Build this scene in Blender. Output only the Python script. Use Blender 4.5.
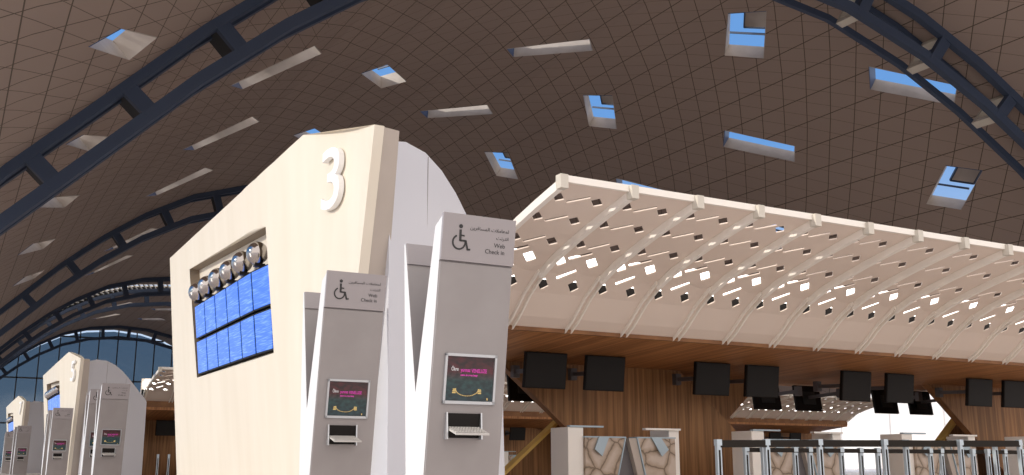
import bpy, bmesh, math, random
from mathutils import Vector, Matrix
from mathutils.geometry import delaunay_2d_cdt
for o in list(bpy.data.objects): bpy.data.objects.remove(o)
sc = bpy.context.scene
COL = sc.collection
random.seed(4)
# ---------------------------------------------------------------- camera
CAMH = 0.4
pitch = math.atan((465 - 237.5) / 1017.0); yaw = math.radians(28.8)
cd = bpy.data.cameras.new('camera'); cam = bpy.data.objects.new('camera', cd); COL.objects.link(cam)
cd.sensor_width = 36.0; cd.lens = 1017.0 / 1024 * 36.0; cd.clip_start = 0.05; cd.clip_end = 2000
cam.location = (0, 0, CAMH); cam.rotation_euler = (math.pi / 2 + pitch, 0, -yaw)
sc.camera = cam
# ---------------------------------------------------------------- view
sc.view_settings.view_transform = 'Standard'; sc.view_settings.look = 'None'
sc.view_settings.gamma = 1; sc.view_settings.use_curve_mapping = False
sc.view_settings.exposure = 0.0
sc.cycles.max_bounces = 8; sc.cycles.diffuse_bounces = 5; sc.cycles.transparent_max_bounces = 12
# ---------------------------------------------------------------- world: hazy bright horizon, blue above
W = bpy.data.worlds.new('sky'); sc.world = W; W.use_nodes = True
nt = W.node_tree; nt.nodes.clear()
def N(nt, t, **k):
    n = nt.nodes.new(t)
    for a, b in k.items():
        if a.startswith('_'): setattr(n, a[1:], b)
    return n
out = N(nt, 'ShaderNodeOutputWorld'); bg = N(nt, 'ShaderNodeBackground')
tc = N(nt, 'ShaderNodeTexCoord'); sx = N(nt, 'ShaderNodeSeparateXYZ')
r1 = N(nt, 'ShaderNodeMapRange'); r1.inputs['From Min'].default_value = 0.03; r1.inputs['From Max'].default_value = 0.3
m1 = N(nt, 'ShaderNodeMix', _data_type='RGBA')
m1.inputs['A'].default_value = (0.74, 0.86, 1.0, 1); m1.inputs['B'].default_value = (0.15, 0.35, 0.74, 1)
r2 = N(nt, 'ShaderNodeMapRange'); r2.inputs['From Min'].default_value = 0.15; r2.inputs['From Max'].default_value = -0.35
m2 = N(nt, 'ShaderNodeMix', _data_type='RGBA'); m2.inputs['B'].default_value = (1.45, 1.33, 1.27, 1)
r3 = N(nt, 'ShaderNodeMapRange'); r3.inputs['From Min'].default_value = 0.0; r3.inputs['From Max'].default_value = -0.02
m3 = N(nt, 'ShaderNodeMix', _data_type='RGBA'); m3.inputs['B'].default_value = (0.9, 0.78, 0.68, 1)
L_ = nt.links.new
L_(tc.outputs['Generated'], sx.inputs[0]); L_(sx.outputs['Z'], r1.inputs['Value']); L_(r1.outputs[0], m1.inputs['Factor'])
L_(sx.outputs['Y'], r2.inputs['Value']); L_(r2.outputs[0], m2.inputs['Factor']); L_(m1.outputs['Result'], m2.inputs['A'])
L_(sx.outputs['Z'], r3.inputs['Value']); L_(r3.outputs[0], m3.inputs['Factor']); L_(m2.outputs['Result'], m3.inputs['A'])
L_(m3.outputs['Result'], bg.inputs['Color']); bg.inputs['Strength'].default_value = 1.0; L_(bg.outputs[0], out.inputs[0])
# ---------------------------------------------------------------- sun, low through the open left side
sd = bpy.data.lights.new('sun', 'SUN'); sun = bpy.data.objects.new('sun', sd); COL.objects.link(sun)
sd.energy = 2.3; sd.angle = math.radians(0.6); sd.color = (1.0, 0.93, 0.82)
SUNDIR = Vector((1.0, -0.13, -0.36))
sun.rotation_euler = SUNDIR.to_track_quat('-Z', 'Y').to_euler(); sun.location = (-20, 10, 20)

# ================================================================ materials
def mat(name, col, rough=0.6, metal=0.0, emit=None, estr=1.0, spec=0.5):
    m = bpy.data.materials.new(name); m.use_nodes = True
    b = m.node_tree.nodes['Principled BSDF']
    b.inputs['Base Color'].default_value = (*col, 1); b.inputs['Roughness'].default_value = rough
    b.inputs['Metallic'].default_value = metal; b.inputs['Specular IOR Level'].default_value = spec
    if emit:
        b.inputs['Emission Color'].default_value = (*emit, 1); b.inputs['Emission Strength'].default_value = estr
    return m
def bsdf(m): return m.node_tree.nodes['Principled BSDF']
def mottled(m, c1, c2, scale, stretch=(1, 1, 1), detail=3, coord='Object', lo=.35, hi=.65):
    t = m.node_tree; tc = t.nodes.new('ShaderNodeTexCoord'); mp = t.nodes.new('ShaderNodeMapping'); mp.inputs['Scale'].default_value = stretch
    n = t.nodes.new('ShaderNodeTexNoise'); n.inputs['Scale'].default_value = scale; n.inputs['Detail'].default_value = detail
    r = t.nodes.new('ShaderNodeValToRGB'); r.color_ramp.elements[0].position = lo; r.color_ramp.elements[1].position = hi
    r.color_ramp.elements[0].color = (*c1, 1); r.color_ramp.elements[1].color = (*c2, 1)
    t.links.new(tc.outputs[coord], mp.inputs[0]); t.links.new(mp.outputs[0], n.inputs['Vector'])
    t.links.new(n.outputs['Fac'], r.inputs[0]); t.links.new(r.outputs[0], bsdf(m).inputs['Base Color'])
    return m
M = {}
M['cream'] = mottled(mat('cream_panel', (.8, .75, .62), .55), (.76, .69, .57), (.80, .735, .62), .9, (1, 3, .5))
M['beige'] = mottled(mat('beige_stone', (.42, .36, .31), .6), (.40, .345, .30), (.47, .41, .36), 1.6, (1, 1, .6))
M['white'] = mat('white_gloss', (.66, .67, .72), .35)
M['sign_white'] = mat('sign_white', (.92, .92, .92), .4)
M['kiosk'] = mottled(mat('kiosk_grey', (.33, .305, .3), .45), (.32, .295, .29), (.35, .325, .32), 3)
M['kiosk_head'] = mat('kiosk_header', (.37, .34, .345), .4)
M['kiosk_side'] = mat('kiosk_white', (.8, .79, .78), .4)
M['ink'] = mat('dark_ink', (.03, .03, .03), .5)
M['silver'] = mat('silver', (.6, .62, .64), .3, .7)
M['dark'] = mat('black_plastic', (.012, .010, .009), .5, spec=.2)
M['monitor'] = mat('monitor_black', (.014, .011, .010), .6, spec=.15)
M['keys'] = mat('keyboard', (.55, .53, .5), .5)
M['navy'] = mat('navy_steel', (.045, .068, .12), .5, 0.0)
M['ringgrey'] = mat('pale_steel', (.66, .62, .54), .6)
M['plate_and_shade'] = mat('dark_plate_and_shade', (.02, .02, .02), .7)
M['canopy'] = mottled(mat('canopy_sheet', (.82, .70, .61), .6), (.80, .69, .60), (.84, .73, .64), .8)
M['rib'] = mat('canopy_rib', (.95, .91, .84), .45)
M['post'] = mat('aluminium_post', (.50, .58, .64), .35, .35)
M['belt'] = mat('black_belt', (.025, .021, .018), .8, spec=.15)
M['orange'] = mat('lit_edge_orange', (1, .66, .18), .5)  # cut edge of the rear panels, coloured bright as if lit
M['deskgrey'] = mat('desk_grey', (.13, .12, .125), .5)
M['flap'] = mat('blue_grey_flap', (.36, .46, .53), .35)
M['counter_white'] = mat('counter_white', (.86, .83, .78), .4)
M['mullion'] = mat('mullion', (.10, .10, .10), .5)
M['dome'] = mat('mirror_dome', (.45, .42, .40), .06, 1.0)
M['shaft'] = mottled(mat('skylight_shaft', (.5, .46, .42), .5), (.42, .37, .33), (.52, .47, .43), .8)
M['shade_blue'] = mat('shade_blue_wall', (.05, .09, .2), .4)  # wall turned from the sun, its bluish shade put into the colour
M['glow'] = mat('added_glow', (.9, .9, .9), .5, emit=(1, .97, .92), estr=4)  # glow added behind the canopy holes, no lamp is known there
M['shadowrecess'] = mat('recess_shadow_brown', (.25, .2, .15), .7)  # brown puts the shadow line of the recess into its lining
def wood(name, a, b, st):
    return mottled(mat(name, a, .5, spec=.3), a, b, 1.0, st, 4, 'Object', .38, .62)
M['wood'] = wood('walnut_veneer', (.21, .10, .036), (.40, .20, .078), (16, 1.0, .5))
M['wood_soffit'] = wood('walnut_soffit', (.33, .145, .055), (.54, .26, .105), (14, .35, 1.0))
M['wood_edge'] = wood('walnut_edge', (.22, .10, .042), (.30, .145, .06), (3, 1, 4))
def floor_mat():
    m = mat('polished_floor', (.5, .48, .45), .25); t = m.node_tree
    tc = t.nodes.new('ShaderNodeTexCoord'); b = t.nodes.new('ShaderNodeTexBrick')
    b.offset = 0; b.inputs['Scale'].default_value = .6; b.inputs['Mortar Size'].default_value = .006; b.inputs['Brick Width'].default_value = .6
    b.inputs['Row Height'].default_value = .6
    b.inputs['Color1'].default_value = (.68, .61, .555, 1); b.inputs['Color2'].default_value = (.72, .65, .595, 1); b.inputs['Mortar'].default_value = (.35, .32, .3, 1)
    t.links.new(tc.outputs['Object'], b.inputs['Vector']); t.links.new(b.outputs['Color'], bsdf(m).inputs['Base Color']); return m
M['floor'] = floor_mat()
def roof_mat():
    m = mat('ceiling_tiles', (.3, .24, .2), .75, spec=.2); t = m.node_tree; ln = t.links.new
    uv = t.nodes.new('ShaderNodeUVMap'); s = t.nodes.new('ShaderNodeSeparateXYZ'); ln(uv.outputs[0], s.inputs[0])
    def math_(op, a, b=None):
        n = t.nodes.new('ShaderNodeMath'); n.operation = op
        for i, v in enumerate((a, b)):
            if v is None: continue
            if isinstance(v, (int, float)): n.inputs[i].default_value = v
            else: ln(v, n.inputs[i])
        return n.outputs[0]
    S, Y = s.outputs[0], s.outputs[1]
    def line(v, w):
        f = math_('FRACT', v); g = math_('ABSOLUTE', math_('SUBTRACT', f, .5)); return math_('GREATER_THAN', g, .5 - w)
    A = line(math_('DIVIDE', math_('SUBTRACT', S, 49.64 - 74), 1.48), .017)
    sc1 = math_('MULTIPLY', S, 1.25 / 1.48); B = line(math_('DIVIDE', math_('ADD', math_('SUBTRACT', Y, sc1), 100.0), 1.68), .017)
    sc2 = math_('MULTIPLY', S, 2.11 / 1.48); C1 = line(math_('DIVIDE', math_('ADD', Y, sc2), 1.68), .012); C2 = line(math_('DIVIDE', math_('ADD', math_('SUBTRACT', Y, math_('MULTIPLY', S, 2.05)), 200), 1.68), .015)
    sel = math_('GREATER_THAN', S, 22.0); C = math_('MAXIMUM', math_('MULTIPLY', C1, sel), math_('MULTIPLY', C2, math_('SUBTRACT', 1.0, sel)))
    mx = math_('MAXIMUM', math_('MAXIMUM', A, B), math_('MULTIPLY', C, .85))
    n = t.nodes.new('ShaderNodeTexNoise'); n.inputs['Scale'].default_value = .25; ln(uv.outputs[0], n.inputs['Vector'])
    r = t.nodes.new('ShaderNodeValToRGB'); r.color_ramp.elements[0].color = (.36, .285, .245, 1); r.color_ramp.elements[1].color = (.395, .315, .27, 1)
    ln(n.outputs['Fac'], r.inputs[0])
    mix = t.nodes.new('ShaderNodeMix'); mix.data_type = 'RGBA'; ln(mx, mix.inputs['Factor']); ln(r.outputs[0], mix.inputs['A']); mix.inputs['B'].default_value = (.12, .095, .075, 1)
    ln(mix.outputs['Result'], bsdf(m).inputs['Base Color']); return m
M['roof'] = roof_mat()
def marble():
    m = mat('crazed_marble', (.5, .42, .34), .3); t = m.node_tree; ln = t.links.new
    tc = t.nodes.new('ShaderNodeTexCoord'); v = t.nodes.new('ShaderNodeTexVoronoi'); v.feature = 'DISTANCE_TO_EDGE'; v.inputs['Scale'].default_value = 3.0
    n = t.nodes.new('ShaderNodeTexNoise'); n.inputs['Scale'].default_value = 5; n.inputs['Detail'].default_value = 5
    ad = t.nodes.new('ShaderNodeMix'); ad.data_type = 'RGBA'; ad.inputs['Factor'].default_value = .12; ln(tc.outputs['Object'], ad.inputs['A']); ln(n.outputs['Color'], ad.inputs['B'])
    ln(tc.outputs['Object'], n.inputs['Vector']); ln(ad.outputs['Result'], v.inputs['Vector'])
    r = t.nodes.new('ShaderNodeValToRGB'); e = r.color_ramp.elements; e[0].position = 0; e[0].color = (.13, .09, .055, 1); e[1].position = .05; e[1].color = (.38, .29, .215, 1)
    e2 = e.new(.2); e2.color = (.52, .43, .36, 1); ln(v.outputs['Distance'], r.inputs[0]); ln(r.outputs[0], bsdf(m).inputs['Base Color']); return m
M['marble'] = marble()
def flight_mat():
    m = mat('flight_screen', (.02, .05, .2), .3); t = m.node_tree; ln = t.links.new
    tc = t.nodes.new('ShaderNodeTexCoord'); mp = t.nodes.new('ShaderNodeMapping'); mp.inputs['Scale'].default_value = (1, 3, 75)
    n = t.nodes.new('ShaderNodeTexNoise'); n.inputs['Scale'].default_value = 1.2; n.inputs['Detail'].default_value = 1
    r = t.nodes.new('ShaderNodeValToRGB'); e = r.color_ramp.elements; e[0].position = .50; e[0].color = (.03, .17, .85, 1); e[1].position = .70; e[1].color = (.22, .45, 1, 1)
    ln(tc.outputs['Object'], mp.inputs[0]); ln(mp.outputs[0], n.inputs['Vector']); ln(n.outputs['Fac'], r.inputs[0]); ln(r.outputs[0], bsdf(m).inputs['Emission Color'])
    bsdf(m).inputs['Emission Strength'].default_value = .85; return m
M['flight'] = flight_mat()
def poster_mat():
    m = mat('poster_screen', (.02, .02, .02), .3); t = m.node_tree; ln = t.links.new
    tc = t.nodes.new('ShaderNodeTexCoord'); s = t.nodes.new('ShaderNodeSeparateXYZ'); ln(tc.outputs['Generated'], s.inputs[0])
    r = t.nodes.new('ShaderNodeValToRGB'); e = r.color_ramp.elements; e[0].position = .0; e[0].color = (.01, .05, .075, 1); e[1].position = 1; e[1].color = (.05, .008, .014, 1)
    a = e.new(.45); a.color = (.015, .075, .085, 1); b = e.new(.66); b.color = (.085, .012, .022, 1)
    n = t.nodes.new('ShaderNodeTexNoise'); n.inputs['Scale'].default_value = 9; n.inputs['Detail'].default_value = 5; ln(tc.outputs['Generated'], n.inputs['Vector'])
    r2 = t.nodes.new('ShaderNodeValToRGB'); r2.color_ramp.elements[0].position = .38; r2.color_ramp.elements[1].position = .75; r2.color_ramp.elements[0].color = (.35, .35, .35, 1); r2.color_ramp.elements[1].color = (2.2, 1.6, 1.3, 1)
    ln(n.outputs['Fac'], r2.inputs[0]); mx = t.nodes.new('ShaderNodeMix'); mx.data_type = 'RGBA'; mx.blend_type = 'MULTIPLY'; mx.inputs['Factor'].default_value = 1
    ln(s.outputs['Z'], r.inputs[0]); ln(r.outputs[0], mx.inputs['A']); ln(r2.outputs[0], mx.inputs['B']); ln(mx.outputs['Result'], bsdf(m).inputs['Emission Color'])
    bsdf(m).inputs['Emission Strength'].default_value = .55; return m
M['poster'] = poster_mat()
M['pink'] = mat('pink_lettering', (.3, .02, .15), .5, emit=(.42, .04, .28), estr=1)
M['pale'] = mat('pale_lettering', (.3, .3, .3), .5, emit=(.35, .33, .33), estr=1)
M['gold'] = mat('gold_picture', (.3, .2, .05), .5, emit=(.42, .30, .12), estr=1)
def glass_mat():
    m = bpy.data.materials.new('tinted_glass'); m.use_nodes = True; t = m.node_tree; t.nodes.clear()
    o = t.nodes.new('ShaderNodeOutputMaterial'); a = t.nodes.new('ShaderNodeBsdfTransparent'); a.inputs[0].default_value = (.32, .38, .43, 1)
    g = t.nodes.new('ShaderNodeBsdfGlossy'); g.inputs['Roughness'].default_value = .05; x = t.nodes.new('ShaderNodeMixShader'); x.inputs[0].default_value = .04
    t.links.new(a.outputs[0], x.inputs[1]); t.links.new(g.outputs[0], x.inputs[2]); t.links.new(x.outputs[0], o.inputs[0]); return m
M['glass'] = glass_mat()

# ================================================================ helpers
def link(name, me, m, parent=None):
    o = bpy.data.objects.new(name, me); COL.objects.link(o)
    if m is not None:
        for x in (m if isinstance(m, (list, tuple)) else [m]): me.materials.append(M[x])
    if parent: o.parent = parent
    return o
def mesh(name, vs, fs, m, parent=None, idx=None, smooth=False):
    me = bpy.data.meshes.new(name); me.from_pydata([tuple(v) for v in vs], [], fs)
    o = link(name, me, m, parent)
    if idx:
        for p, i in zip(me.polygons, idx): p.material_index = i
    if smooth:
        for p in me.polygons: p.use_smooth = True
    bm = bmesh.new(); bm.from_mesh(me); bmesh.ops.recalc_face_normals(bm, faces=bm.faces); bm.to_mesh(me); bm.free()
    return o
class MB:
    def __init__(s): s.v = []; s.f = []; s.i = []
    def add(s, vs, fs, i=0):
        n = len(s.v); s.v += [tuple(v) for v in vs]; s.f += [tuple(n + k for k in f) for f in fs]; s.i += [i] * len(fs); return s
    def box(s, x0, x1, y0, y1, z0, z1, i=0, mtx=None):
        vs = [Vector((x, y, z)) for x in (x0, x1) for y in (y0, y1) for z in (z0, z1)]
        if mtx is not None: vs = [mtx @ v for v in vs]
        return s.add(vs, [(0, 1, 3, 2), (4, 6, 7, 5), (0, 4, 5, 1), (2, 3, 7, 6), (0, 2, 6, 4), (1, 5, 7, 3)], i)
    def bar(s, a, b, w, h, up=(0, 0, 1), i=0):
        a = Vector(a); b = Vector(b); d = (b - a); L = d.length; d.normalize(); u = Vector(up); x = d.cross(u).normalized(); u = x.cross(d).normalized()
        vs = [p + x * sx * w / 2 + u * sz * h / 2 for p in (a, b) for sx in (-1, 1) for sz in (-1, 1)]
        return s.add(vs, [(0, 1, 3, 2), (4, 6, 7, 5), (0, 4, 5, 1), (2, 3, 7, 6), (0, 2, 6, 4), (1, 5, 7, 3)], i)
    def prism(s, poly, vec, i=0):
        n = len(poly); vec = Vector(vec); vs = [Vector(p) for p in poly]; vs += [v + vec for v in vs]
        return s.add(vs, [tuple(range(n)), tuple(range(2 * n - 1, n - 1, -1))] + [(k, (k + 1) % n, n + (k + 1) % n, n + k) for k in range(n)], i)
    def sweep(s, path, w, h, sidev, i=0, closed_ends=True):
        # path points, rectangular section: w along sidev, h perpendicular in path plane
        sd_ = Vector(sidev).normalized(); n0 = len(s.v); P = [Vector(p) for p in path]; n = len(P)
        for k, p in enumerate(P):
            d = (P[min(k + 1, n - 1)] - P[max(k - 1, 0)]).normalized(); u = sd_.cross(d).normalized()
            for a, b in ((-1, -1), (1, -1), (1, 1), (-1, 1)): s.v.append(tuple(p + sd_ * a * w / 2 + u * b * h / 2))
        fs = []
        for k in range(n - 1):
            for j in range(4): a = n0 + 4 * k + j; b = n0 + 4 * k + (j + 1) % 4; fs.append((a, b, b + 4, a + 4))
        fs += [(n0, n0 + 3, n0 + 2, n0 + 1), (n0 + 4 * n - 4, n0 + 4 * n - 3, n0 + 4 * n - 2, n0 + 4 * n - 1)]
        s.f += fs; s.i += [i] * len(fs); return s
    def build(s, name, m, parent=None, smooth=False): return mesh(name, s.v, s.f, m, parent, s.i if any(s.i) else None, smooth)
def bevel(o, w=.01, seg=2):
    md = o.modifiers.new('bevel', 'BEVEL'); md.width = w; md.segments = seg; md.limit_method = 'ANGLE'; return o
def empty(name, loc=(0, 0, 0), rz=0):
    o = bpy.data.objects.new(name, None); COL.objects.link(o); o.location = loc; o.rotation_euler = (0, 0, rz); o.empty_display_size = .1; return o
def tag(o, label, cat, group=None):
    o['label'] = label; o['category'] = cat
    if group: o['group'] = group
    return o
def struct(o): o['kind'] = 'structure'; return o
def copy_tree(o, parent=None, loc=None):
    c = o.copy(); COL.objects.link(c); c.parent = parent
    if loc is not None: c.location = loc
    for ch in KIDS.get(o.name, []) or [k for k in o.children]: copy_tree(ch, c)
    return c
KIDS = {}
def text(name, s, size, m, parent, origin, xdir, updir, depth=.002, align='LEFT', sx=1.0, bold=0.0):
    cu = bpy.data.curves.new(name + '_tmp', 'FONT'); cu.body = s; cu.size = size; cu.extrude = depth; cu.align_x = align; cu.offset = bold
    t = bpy.data.objects.new('tmp', cu); COL.objects.link(t)
    dg = bpy.context.evaluated_depsgraph_get(); me = bpy.data.meshes.new_from_object(t.evaluated_get(dg)); bpy.data.objects.remove(t)
    x = Vector(xdir).normalized(); u = Vector(updir).normalized(); z = x.cross(u)
    mt = Matrix((x * sx, u, z)).transposed().to_4x4(); mt.translation = Vector(origin); me.transform(mt); me.name = name; me.materials.clear()
    return link(name, me, m, parent)
def pip(p, poly):
    x, y = p; c = False; j = len(poly) - 1
    for i in range(len(poly)):
        xi, yi = poly[i]; xj, yj = poly[j]
        if (yi > y) != (yj > y) and x < (xj - xi) * (y - yi) / (yj - yi) + xi: c = not c
        j = i
    return c
def cdt(outer, holes, us, vs_):
    """triangulated sheet: outer polygon, holes, interior grid lines us x vs_"""
    P = []; Ed = []
    def loop(pl):
        n = len(P); P.extend(Vector(p) for p in pl); Ed.extend((n + k, n + (k + 1) % len(pl)) for k in range(len(pl)))
    def split(pl):                                      # split an outline where grid lines cross it
        ol = []
        for a, b in zip(pl, pl[1:] + pl[:1]):
            ts = [0.0]
            for k, gl in ((0, us), (1, vs_)):
                d = b[k] - a[k]
                if abs(d) > 1e-6: ts += [(g - a[k]) / d for g in gl if 1e-4 < (g - a[k]) / d < 1 - 1e-4]
            for t in sorted(set(round(t, 6) for t in ts)): ol.append((a[0] + (b[0] - a[0]) * t, a[1] + (b[1] - a[1]) * t))
        return ol
    loop(split(outer))
    for h in holes: loop(split(h) if abs(h[1][0] - h[0][0]) > 8 else h)
    for u in us:
        for v in vs_:
            if pip((u + 1e-5, v + 1e-5), outer) and not any(pip((u, v), h) for h in holes): P.append(Vector((u, v)))
    V, E_, F, *_ = delaunay_2d_cdt(P, Ed, [], 0, 1e-5)
    fs = []
    for f in F:
        c = sum((V[i] for i in f), Vector((0, 0))) / len(f)
        if pip(c, outer) and not any(pip(c, h) for h in holes): fs.append(tuple(f))
    return V, fs

# ================================================================ ROOF PROFILE (vault across X, runs along Y)
PL = [(-1.4, 5.2), (.84, 7.7), (3.6, 10.4), (6.65, 13.4), (9.6, 15.9), (12.5, 17.9), (16, 19.7), (20, 20.8), (24.5, 21.2)]
PL = PL + [(49 - x, z) for x, z in PL[::-1][1:]] + [(52.6, 2.5)]
SK = [0.0]
for (a, b), (c, d) in zip(PL, PL[1:]): SK.append(SK[-1] + math.hypot(c - a, d - b))
S_OFF = math.hypot(2.84, 3.1) - math.hypot(2.24, 2.5)      # arc length bookkeeping of the shortened first facet
def prof_s(s):
    for k in range(len(PL) - 1):
        if s <= SK[k + 1] or k == len(PL) - 2:
            t = (s - SK[k]) / (SK[k + 1] - SK[k]); (a, b), (c, d) = PL[k], PL[k + 1]; return a + (c - a) * t, b + (d - b) * t
def s_of(X):
    for k in range(len(PL) - 1):
        if X <= PL[k + 1][0] or k == len(PL) - 2:
            return SK[k] + (X - PL[k][0]) / (PL[k + 1][0] - PL[k][0]) * (SK[k + 1] - SK[k])
def prof_x(X):
    return prof_s(s_of(X))[1]
ROOF_OFF = 2.0 + CAMH
ROOF_Y0, ROOF_Y1, FACY = 8.0, 190.0, 190.0
# ---- skylights (corner lists in X, Y on the vault)
SKY = [
 [(2.4, 28.5), (3.2, 28.7), (4.7, 32.4), (4.0, 33.0)], [(2.9, 39.9), (3.5, 40.3), (4.9, 44.6), (4.3, 45.2)], [(2.8, 50.4), (3.3, 50.2), (4.9, 55.6), (4.3, 56.2)],
 [(2.6, 62.0), (3.3, 61.8), (4.8, 67.0), (4.2, 67.6)], [(3.1, 76.5), (3.8, 76.3), (5.3, 81.5), (4.7, 82)],
 [(11.0, 49.7), (12.1, 51.9), (15.6, 49.6), (14.6, 47.6)], [(11.1, 62.2), (12.2, 64.4), (15.7, 62.3), (14.7, 60.1)], [(11.0, 74.7), (12.1, 76.9), (15.6, 74.8), (14.6, 72.6)],
 [(11.0, 96.7), (12.1, 98.9), (15.6, 96.8), (14.6, 94.6)], [(11.0, 110.7), (12.1, 112.9), (15.6, 110.8), (14.6, 108.6)],
 [(19.5, 54.0), (20.5, 52.4), (22.7, 54.8), (21.7, 56.4)], [(19.4, 67.2), (20.4, 65.6), (22.6, 68.0), (21.6, 69.6)],
 [(25.8, 47.5), (28.8, 43.6), (29.6, 44.5), (26.6, 48.2)], [(25.7, 59.5), (28.7, 55.6), (29.6, 56.5), (26.6, 60.3)],
 [(32.0, 62.3), (33.1, 60.8), (35.2, 63.1), (34.2, 64.6)], [(32.0, 49.2), (33.1, 47.7), (35.1, 50.2), (34.1, 51.8)], [(32.1, 36.0), (33.1, 34.4), (35.2, 37.0), (34.1, 38.7)],
 [(37.9, 43.3), (40.0, 40.0), (40.7, 40.8), (38.7, 44.4)], [(37.8, 32.5), (40.0, 29.4), (40.7, 30.2), (38.8, 33.4)], [(38.0, 54.5), (40.1, 51.0), (40.8, 51.8), (38.9, 55.7)],
 [(43.0, 32.7), (43.6, 31.1), (44.9, 33.5), (44.3, 35.1)], [(42.9, 45.2), (43.5, 43.6), (44.8, 46.0), (44.2, 47.6)],
 [(25.5, 160), (28.5, 156), (29.4, 157), (26.4, 161)], [(25.5, 172), (28.5, 168), (29.4, 169), (26.4, 173)], [(18.5, 158), (21.5, 154), (22.4, 155), (19.4, 159)],
 [(18.5, 171), (21.5, 167), (22.4, 168), (19.4, 172)], [(11.5, 160), (14.5, 156), (15.4, 157), (12.4, 161)]]
holes = []
for q in SKY: holes.append([(s_of(x), y) for x, y in q])
gap = [(s_of(6), 137.0), (s_of(42), 137.0), (s_of(42), 143.5), (s_of(6), 143.5)]
def roof_pt(s, y, off=0.0):
    x, z = prof_s(s); x2, z2 = prof_s(min(s + .2, SK[-1])); x1, z1 = prof_s(max(s - .2, 0))
    n = Vector((-(z2 - z1), 0, x2 - x1)).normalized(); return Vector((x, y, z + ROOF_OFF)) + n * off
SM = SK[-1]
V2, F2 = cdt([(0, ROOF_Y0), (SM, ROOF_Y0), (SM, ROOF_Y1), (0, ROOF_Y1)], holes + [gap], sorted(SK[1:-1]), [ROOF_Y0 + k * 4 + .013 for k in range(1, 45)])
me = bpy.data.meshes.new('ceiling')
vs = [roof_pt(v[0], v[1]) for v in V2]; n = len(vs); vs2 = [roof_pt(v[0], v[1], .75) for v in V2]
me.from_pydata([tuple(v) for v in vs + vs2], [], [tuple(reversed(f)) for f in F2] + [tuple(n + i for i in f) for f in F2])
uvl = me.uv_layers.new(name='UVMap')
S_SHIFT = math.hypot(2.84, 3.1) - (SK[1] - SK[0])
for l in me.loops:
    v = V2[l.vertex_index % n]; uvl.data[l.index].uv = (v[0] + S_SHIFT, v[1])
struct(link('ceiling', me, 'roof'))
# skylight shafts
pos_words = {}
for k, q in enumerate(SKY):
    base = empty('skylight'); h = holes[k]
    cs = sum(p[0] for p in h) / 4; cy = sum(p[1] for p in h) / 4
    o = MB(); bl = MB(); N_ = 4
    low = [roof_pt(s, y, -.02) for s, y in h]; high = [roof_pt(s, y, .77) for s, y in h]
    lowo = [roof_pt(cs + (s - cs) * 1.06, cy + (y - cy) * 1.03, .03) for s, y in h]; higho = [roof_pt(cs + (s - cs) * 1.06, cy + (y - cy) * 1.03, .75) for s, y in h]
    for j in range(4):
        a, b = j, (j + 1) % 4
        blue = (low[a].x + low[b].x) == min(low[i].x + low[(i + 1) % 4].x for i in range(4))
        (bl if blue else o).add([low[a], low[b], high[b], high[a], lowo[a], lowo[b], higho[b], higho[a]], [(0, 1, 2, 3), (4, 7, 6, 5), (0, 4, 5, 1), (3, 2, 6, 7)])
    o.build('shaft', 'shaft', base); bl.build('shade_blue_wall', 'shade_blue', base)
    f = MB()
    mids = [(high[0] + high[1]) / 2, (high[2] + high[3]) / 2]; ln = (high[1] - high[2]).length; wd = (high[0] - high[1]).length
    if wd < ln: 
        e0, e1 = (high[0], high[3]), (high[1], high[2])
    else:
        e0, e1 = (high[0], high[1]), (high[3], high[2])
    up_ = Vector((0, 0, .35)); bil = lambda u, v: (high[0].lerp(high[1], u)).lerp(high[3].lerp(high[2], u), v) + up_
    squarish = max(wd, ln) < 2.2 * min(wd, ln)
    if squarish:
        R4 = [bil(.38, .18), bil(1.05, .18), bil(1.05, .72), bil(.38, .72)]; f.bar(bil(.0, .86), bil(1, .86), .08, .1)
    elif wd > ln: R4 = [bil(0, .15), bil(1, .15), bil(1, .42), bil(0, .42)]
    else: R4 = [bil(.0, .0), bil(.22, .0), bil(.22, 1), bil(0, 1)]
    for a in range(4): f.bar(R4[a], R4[(a + 1) % 4], .07, .12)
    if k > 4: MB().prism(R4, (0, 0, .05)).build('shading_panel', 'shaft', base)
    f.build('glazing_bar', 'navy', base)
    base['_q'] = (cs, cy)
    row = round(cy); SX = sum(p[0] for p in q) / 4
    size = 'long' if max(math.dist(q[0], q[1]), math.dist(q[1], q[2])) > 2.6 * min(math.dist(q[0], q[1]), math.dist(q[1], q[2])) else 'short'
    base['_info'] = '%s' % size
    del base['_q']; del base['_info']
    pos_words[k] = (base, SX, cy)
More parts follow.
